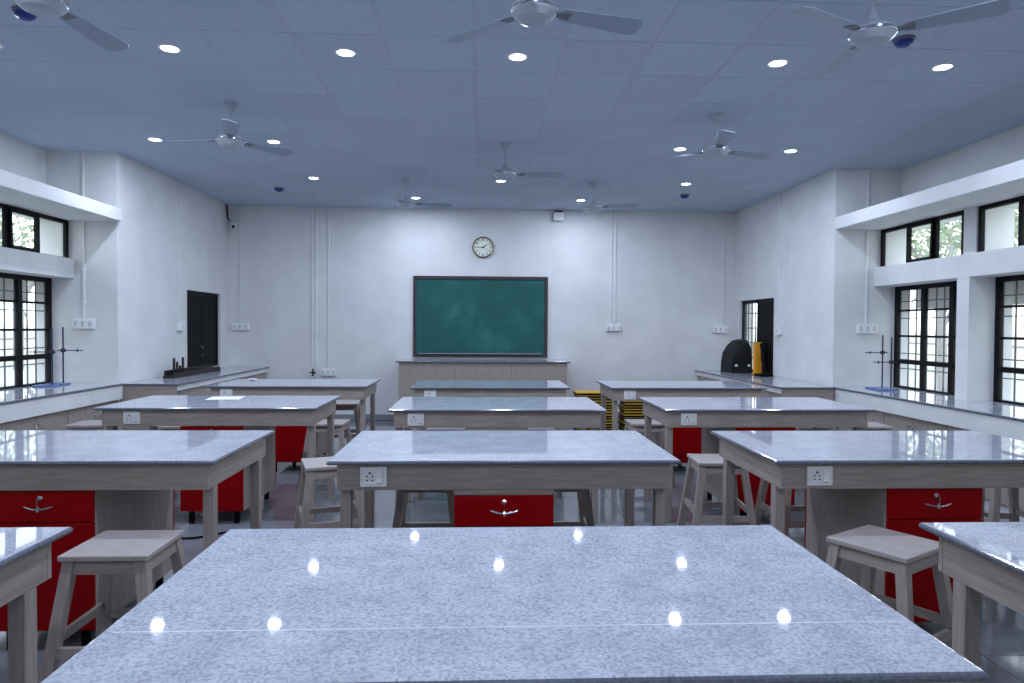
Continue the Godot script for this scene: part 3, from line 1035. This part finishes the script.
	part_box("bracket", Vector3(-0.07, 0.0605, 0), Vector3(0.07, 0.085, 0.06), 0.002, M.dark_iron, sb)
	# security camera in the left back corner
	var cc := thing("security_camera", "small white security camera in the far left corner below the ceiling", "camera", P(-3.915, EYE + 1.575, zb), 0.1)
	part_box("mount", Vector3(-0.03, -0.03, 0), Vector3(0.03, 0.03, 0.03), 0.004, M.plastic, cc)
	st = mb()
	tube(st, [Vector3(0, 0, 0.03), Vector3(0.005, 0, 0.08)], 0.012, 8)
	obj("arm", st, M.plastic, cc)
	st = mb()
	tube(st, [Vector3(-0.005, 0.02, 0.05), Vector3(0.02, -0.03, 0.22)], 0.045, 14)
	obj("housing", st, M.plastic, cc)
	st = mb()
	tube(st, [Vector3(0.02, -0.03, 0.22), Vector3(0.0205, -0.031, 0.224)], 0.026, 12)
	obj("lens", st, M.hole, cc)
	var cb := thing("camera_cable", "black cable hanging from the ceiling beside the security camera", "cable", P(-4.017, 0, 11.0))
	st = mb()
	tube(st, [Vector3(0.012, CEIL - 0.01, 0), Vector3(0.02, 3.30, 0.0), Vector3(0.03, 3.21, 0.0), Vector3(0.065, 3.16, 0.0)], 0.012, 7)
	obj("cord", st, M.black, cb)

# =====================================================================
# ceiling: downlights, fans, sensors
# =====================================================================
func downlight(x: float, d: float, label: String) -> void:
	var t := thing("downlight", label, "light", P(x, CEIL - 0.002, d), 0.0, "recessed round ceiling downlights")
	if not shared.has("ring"):
		var st := mb()
		lathe(st, Vector3.ZERO, [Vector2(0.058, -0.006), Vector2(0.070, -0.008), Vector2(0.077, -0.004), Vector2(0.078, 0.0)], 28)
		shared.ring = st.commit()
		st = mb()
		lathe(st, Vector3.ZERO, [Vector2(0.0, -0.005), Vector2(0.059, -0.005), Vector2(0.059, 0.0)], 28)
		shared.disc = st.commit()
	use("trim_ring", shared.ring, M.plastic, t, Vector3.ZERO)
	use("led_disc", shared.disc, M.led, t, Vector3.ZERO)
	var l := AreaLight3D.new()
	l.name = "glow"
	l.area_size = Vector2(0.085, 0.085)
	l.light_color = Color(0.845, 0.892, 1.0)
	l.light_energy = 2.12
	l.area_range = 14.0
	l.area_attenuation = 2.0
	l.shadow_enabled = true
	l.rotation_degrees.x = -90
	l.position.y = -0.010
	t.add_child(l)

func fan(x: float, d: float, turn: float, label: String) -> void:
	var t := thing("ceiling_fan", label, "fan", P(x, CEIL - 0.002, d), deg_to_rad(turn), "white three-blade ceiling fans")
	if not shared.has("fan"):
		var st := mb()
		lathe(st, Vector3.ZERO, [Vector2(0.0, -0.075), Vector2(0.022, -0.07), Vector2(0.055, -0.02), Vector2(0.06, 0.0)], 24)
		shared.canopy = st.commit()
		st = mb()
		tube(st, [Vector3(0, -0.06, 0), Vector3(0, -0.25, 0)], 0.011, 10)
		shared.rod = st.commit()
		st = mb()
		lathe(st, Vector3.ZERO, [Vector2(0.0, -0.375), Vector2(0.06, -0.373), Vector2(0.085, -0.362), Vector2(0.112, -0.335), Vector2(0.118, -0.318), Vector2(0.112, -0.30), Vector2(0.07, -0.275), Vector2(0.035, -0.25), Vector2(0.022, -0.20), Vector2(0.0, -0.195)], 32)
		shared.motor = st.commit()
		st = mb()
		lathe(st, Vector3.ZERO, [Vector2(0.117, -0.326), Vector2(0.1205, -0.322), Vector2(0.1205, -0.314), Vector2(0.117, -0.310)], 32)
		shared.band = st.commit()
		st = mb()
		# blade along +x: pitched plank with rounded tip, and its iron
		var a := 0.15
		var b := 0.60
		var pts_top := []
		var outline := [Vector2(a, -0.045), Vector2(b - 0.04, -0.068), Vector2(b, -0.045), Vector2(b, 0.045), Vector2(b - 0.04, 0.068), Vector2(a, 0.045)]
		var up := []
		var dn := []
		for o in outline:
			up.append(Vector3(o.x, -0.315 + o.y * 0.2 + 0.004, o.y))
			dn.append(Vector3(o.x, -0.315 + o.y * 0.2, o.y))
		face(st, up, Vector3.UP)
		face(st, dn, Vector3.DOWN)
		for i in outline.size():
			var j := (i + 1) % outline.size()
			var m: Vector2 = (outline[i] + outline[j]) / 2.0 - Vector2((a + b) / 2, 0)
			face(st, [up[i], up[j], dn[j], dn[i]], Vector3(m.x, 0, m.y))
		shared.blade = st.commit()
		st = mb()
		hexa(st, [Vector3(0.105, -0.322, -0.018), Vector3(0.20, -0.324, -0.03), Vector3(0.20, -0.312, 0.03), Vector3(0.105, -0.322, 0.018),
			Vector3(0.105, -0.314, -0.018), Vector3(0.20, -0.3165, -0.03), Vector3(0.20, -0.3055, 0.03), Vector3(0.105, -0.314, 0.018)])
		shared.iron = st.commit()
		shared.fan = true
	use("canopy", shared.canopy, M.fan, t, Vector3.ZERO)
	use("rod", shared.rod, M.fan, t, Vector3.ZERO)
	var mo := use("motor", shared.motor, M.fan, t, Vector3.ZERO)
	use("trim_band", shared.band, M.chrome, mo, Vector3.ZERO)
	for k in 3:
		var bl := use("blade", shared.blade, M.blade, t, Vector3.ZERO)
		bl.rotation.y = TAU * k / 3.0
		use("blade_iron", shared.iron, M.fan_dark, bl, Vector3.ZERO)

func build_ceiling_things() -> void:
	var rows := [
		[4.85, [-3.35, -2.15, -0.95, 0.25, 2.12, 3.34], "fourth row from the end wall"],
		[7.22, [-3.35, -2.15, 2.11, 3.31], "third row from the end wall"],
		[8.95, [-2.16, 0.255, 2.70], "second row from the end wall"],
		[10.22, [-0.97, 1.49], "row nearest the end wall"],
		[2.45, [-2.15, -0.95, 0.25, 2.12], "unseen row added above the front tables"],  # out of view, added because the foreground needed more light
		[-0.55, [-2.15, 0.25, 2.12], "unseen fill row added behind the camera"]]  # out of view, added to brighten faces turned to the camera
	var nth := ["leftmost", "second from the left", "third from the left", "fourth from the left", "fifth from the left", "sixth from the left"]
	for r in rows:
		for i in r[1].size():
			downlight(r[1][i], r[0], "round LED downlight, %s in the %s" % [nth[i], r[2]])
	fan(0.26, 3.46, 17.0, "white ceiling fan over the middle of the nearest tables")
	fan(2.10, 3.62, -35.0, "white ceiling fan at the upper right near a blue sensor")
	fan(-2.17, 3.50, -38.0, "white ceiling fan at the upper left near a blue sensor")
	fan(-2.16, 6.02, 50.0, "white ceiling fan over the left column of tables")
	fan(2.10, 6.06, 20.0, "white ceiling fan over the right column of tables")
	fan(0.25, 7.14, 2.0, "white ceiling fan in the middle before the second light row")
	fan(-0.975, 8.93, 12.0, "white ceiling fan left of the clock near the end wall")
	fan(1.48, 9.02, -20.0, "white ceiling fan right of the clock near the end wall")
	for s in [[-2.80, 9.64, "blue ceiling sensor at the far left"], [2.905, 9.69, "blue ceiling sensor at the far right"], [-2.78, 4.33, "blue ceiling sensor at the near left"], [2.765, 4.40, "blue ceiling sensor at the near right"]]:
		var t := thing("ceiling_sensor", s[2], "sensor", P(s[0], CEIL - 0.002, s[1]), 0.0, "blue round ceiling sensors")
		var st := mb()
		lathe(st, Vector3.ZERO, [Vector2(0.058, -0.018), Vector2(0.066, -0.014), Vector2(0.068, 0.0)], 24)
		obj("base", st, M.fan_dark, t)
		st = mb()
		lathe(st, Vector3.ZERO, [Vector2(0.0, -0.055), Vector2(0.03, -0.052), Vector2(0.052, -0.038), Vector2(0.060, -0.015)], 24)
		obj("dome", st, M.sensor_blue, t)

# =====================================================================
# small things
# =====================================================================
func retort_stand(at: Vector3, turn: float, rod_h: float, clamp_y: float, clamp_dir: float, label: String) -> void:
	var t := thing("retort_stand", label, "lab stand", at, turn, "retort stands on the window counters")
	var st := mb()
	slab(st, Vector3(-0.10, 0, -0.07), Vector3(0.10, 0.018, 0.07), 0.006)
	obj("base", st, M.blue_enamel, t)
	st = mb()
	tube(st, [Vector3(0.06, 0.018, 0), Vector3(0.06, rod_h, 0)], 0.0085, 10)
	obj("rod", st, M.steel, t)
	part_box("boss_head", Vector3(0.04, clamp_y - 0.02, -0.016), Vector3(0.08, clamp_y + 0.02, 0.016), 0.003, M.dark_iron, t)
	st = mb()
	var c := Vector3(0.06, clamp_y, 0.02)
	tube(st, [c - Vector3(clamp_dir * 0.05, 0, 0), c + Vector3(clamp_dir * 0.22, 0, 0)], 0.0055, 8)
	tube(st, [c + Vector3(clamp_dir * 0.16, -0.02, 0), c + Vector3(clamp_dir * 0.16, 0.02, 0)], 0.006, 8)
	obj("clamp", st, M.dark_iron, t)
	st = mb()
	tube(st, [Vector3(0.06, clamp_y + 0.02, 0), Vector3(0.06, clamp_y + 0.045, 0)], 0.008, 8)
	obj("clamp_screw", st, M.dark_iron, t)

func build_small_things() -> void:
	# loose cable under the third-row table
	var cb := thing("floor_cable", "black cable lying on the floor before the left third-row cabinet", "cable", P(-2.12, 0.0, 4.95))
	var cs := mb()
	var cp := []
	for k in 13:
		var t := k / 12.0
		cp.append(Vector3(-0.32 + 0.62 * t, 0.008, 0.07 * sin(t * 5.2) + 0.05 * cos(t * 9.0)))
	tube(cs, cp, 0.008, 7)
	obj("cord", cs, M.black, cb)
	# retort stands
	retort_stand(P(-4.536, 0.8725, 7.54), 0.0, 0.62, 0.37, 1.0, "retort stand with blue base nearer the wall in the left bay")
	retort_stand(P(-4.523, 0.8725, 7.33), 0.0, 0.60, 0.36, -1.0, "retort stand with blue base nearer the camera in the left bay")
	retort_stand(P(4.58, 0.8325, 7.68), 0.0, 0.62, 0.42, -1.0, "retort stand with blue base nearer the wall in the right bay")
	retort_stand(P(4.555, 0.8325, 7.47), 0.0, 0.60, 0.32, -1.0, "retort stand with blue base nearer the camera in the right bay")
	# papers
	var p := thing("paper_sheet", "white sheet of paper on the left third-row table", "paper", P(-2.17, TOP + 0.0005, 5.92), 0.12)
	var st := mb()
	bx(st, Vector3(-0.135, 0, -0.12), Vector3(0.135, 0.0015, 0.12))
	obj("sheet", st, M.paper, p)
	var q := thing("watch_glass", "small white dish on the left farthest table", "dish", P(-2.56, TOP + 0.0005, 7.80))
	st = mb()
	lathe(st, Vector3.ZERO, [Vector2(0.02, 0.0), Vector2(0.05, 0.018), Vector2(0.052, 0.02), Vector2(0.046, 0.019), Vector2(0.0, 0.006)], 24)
	obj("bowl", st, M.paper, q)
	# dark rack on the far left counter
	var r := thing("tube_rack", "long dark wooden rack on the counter below the shuttered window", "rack", P(-3.82, 0.866, 9.30))
	part_box("base_board", Vector3(-0.07, 0, -0.75), Vector3(0.07, 0.03, 0.75), 0.003, M.dark_wood, r)
	part_box("back_board", Vector3(-0.06, 0.0305, -0.74), Vector3(-0.04, 0.095, 0.74), 0.002, M.dark_wood, r)
	part_box("front_board", Vector3(0.04, 0.0305, -0.74), Vector3(0.06, 0.065, 0.74), 0.002, M.dark_wood, r)
	for i in 4:
		st = mb()
		var z := 0.30 + 0.085 * i
		tube(st, [Vector3(-0.02, 0.03, z), Vector3(-0.02, 0.24 - 0.05 * ((i * 2) % 3), z)], 0.016, 8)
		obj("peg", st, M.dark_wood, r)
	# covered instrument and cards by the far right window
	var e := thing("covered_instrument", "instrument under a black dust cover on the far right counter", "instrument", P(4.09, 0.8325, 10.55))
	st = mb()
	var prof := []
	var secs := [[-0.24, 0.02], [-0.235, 0.22], [-0.22, 0.34], [-0.16, 0.44], [-0.10, 0.50], [-0.02, 0.52], [0.03, 0.52], [0.07, 0.46], [0.08, 0.02]]
	var ring_prev := []
	for s in secs:
		var ring := []
		for k in 13:
			var t := PI * k / 12.0
			var dz := 0.24 * signf(cos(t)) * pow(absf(cos(t)), 0.4)
			var yy: float = s[1] * pow(sin(t), 0.35) if k > 0 and k < 12 else 0.0
			ring.append(Vector3(s[0], yy, dz))
		if ring_prev:
			for k in 12:
				var qd := [ring_prev[k], ring_prev[k + 1], ring[k + 1], ring[k]]
				face(st, qd, (qd[0] + qd[1] + qd[2] + qd[3]) / 4.0 - Vector3(-0.05, 0.15, 0))
		else:
			face(st, ring, Vector3.LEFT)
		ring_prev = ring
	face(st, ring_prev, Vector3.RIGHT)
	obj("dust_cover", st, M.cloth_black, e)
	for kx in [-0.17, 0.03]:
		st = mb()
		tube(st, [Vector3(kx, 0.12, 0.235), Vector3(kx, 0.12, 0.262)], 0.02, 12)
		obj("knob", st, M.plastic, e)
	var y := thing("yellow_carton", "narrow yellow carton standing before the far right window", "box", P(4.125, 0.8325, 9.98), 0.0)
	part_box("carton", Vector3(-0.06, 0, -0.04), Vector3(0.06, 0.47, 0.04), 0.004, M.yellow_card, y)
	part_box("lid_flap", Vector3(-0.062, 0.4705, -0.042), Vector3(0.062, 0.485, 0.042), 0.003, M.yellow, y)
	var bt := thing("black_stand", "black upright instrument beside the yellow carton", "instrument", P(4.08, 0.8325, 9.68))
	part_box("foot", Vector3(-0.10, 0, -0.10), Vector3(0.10, 0.035, 0.12), 0.006, M.black, bt)
	st = mb()
	tube(st, [Vector3(0.03, 0.035, -0.03), Vector3(0.035, 0.25, -0.05), Vector3(0.0, 0.40, -0.02), Vector3(-0.03, 0.45, 0.02)], 0.035, 12)
	obj("limb", st, M.black, bt)
	st = mb()
	tube(st, [Vector3(-0.03, 0.22, 0.05), Vector3(-0.01, 0.48, -0.01)], 0.026, 12)
	obj("tube", st, M.black, bt)
	# yellow-edged boards stacked on the floor behind the right tables
	for k in 2:
		for i in 14:
			var x: float = [1.72, 2.42][k]
			var b := thing("stacked_board", "black board with yellow edge, %s of the %s floor stack by the end wall" % [["lowest", "2nd", "3rd", "4th", "5th", "6th", "7th", "8th", "9th", "10th", "11th", "12th", "13th", "topmost"][i], ["left", "right"][k]], "board", P(x + 0.008 * sin(i * 2.3), 0.0405 * i, 9.95 + 0.01 * cos(i * 1.7)), 0.0, "yellow-edged boards stacked on the floor")
			part_box("panel", Vector3(-0.30, 0.0, -0.38), Vector3(0.30, 0.026, 0.0), 0.0, M.black, b)
			part_box("edge_strip", Vector3(-0.302, 0.026, -0.384), Vector3(0.302, 0.040, 0.004), 0.002, M.yellow, b)
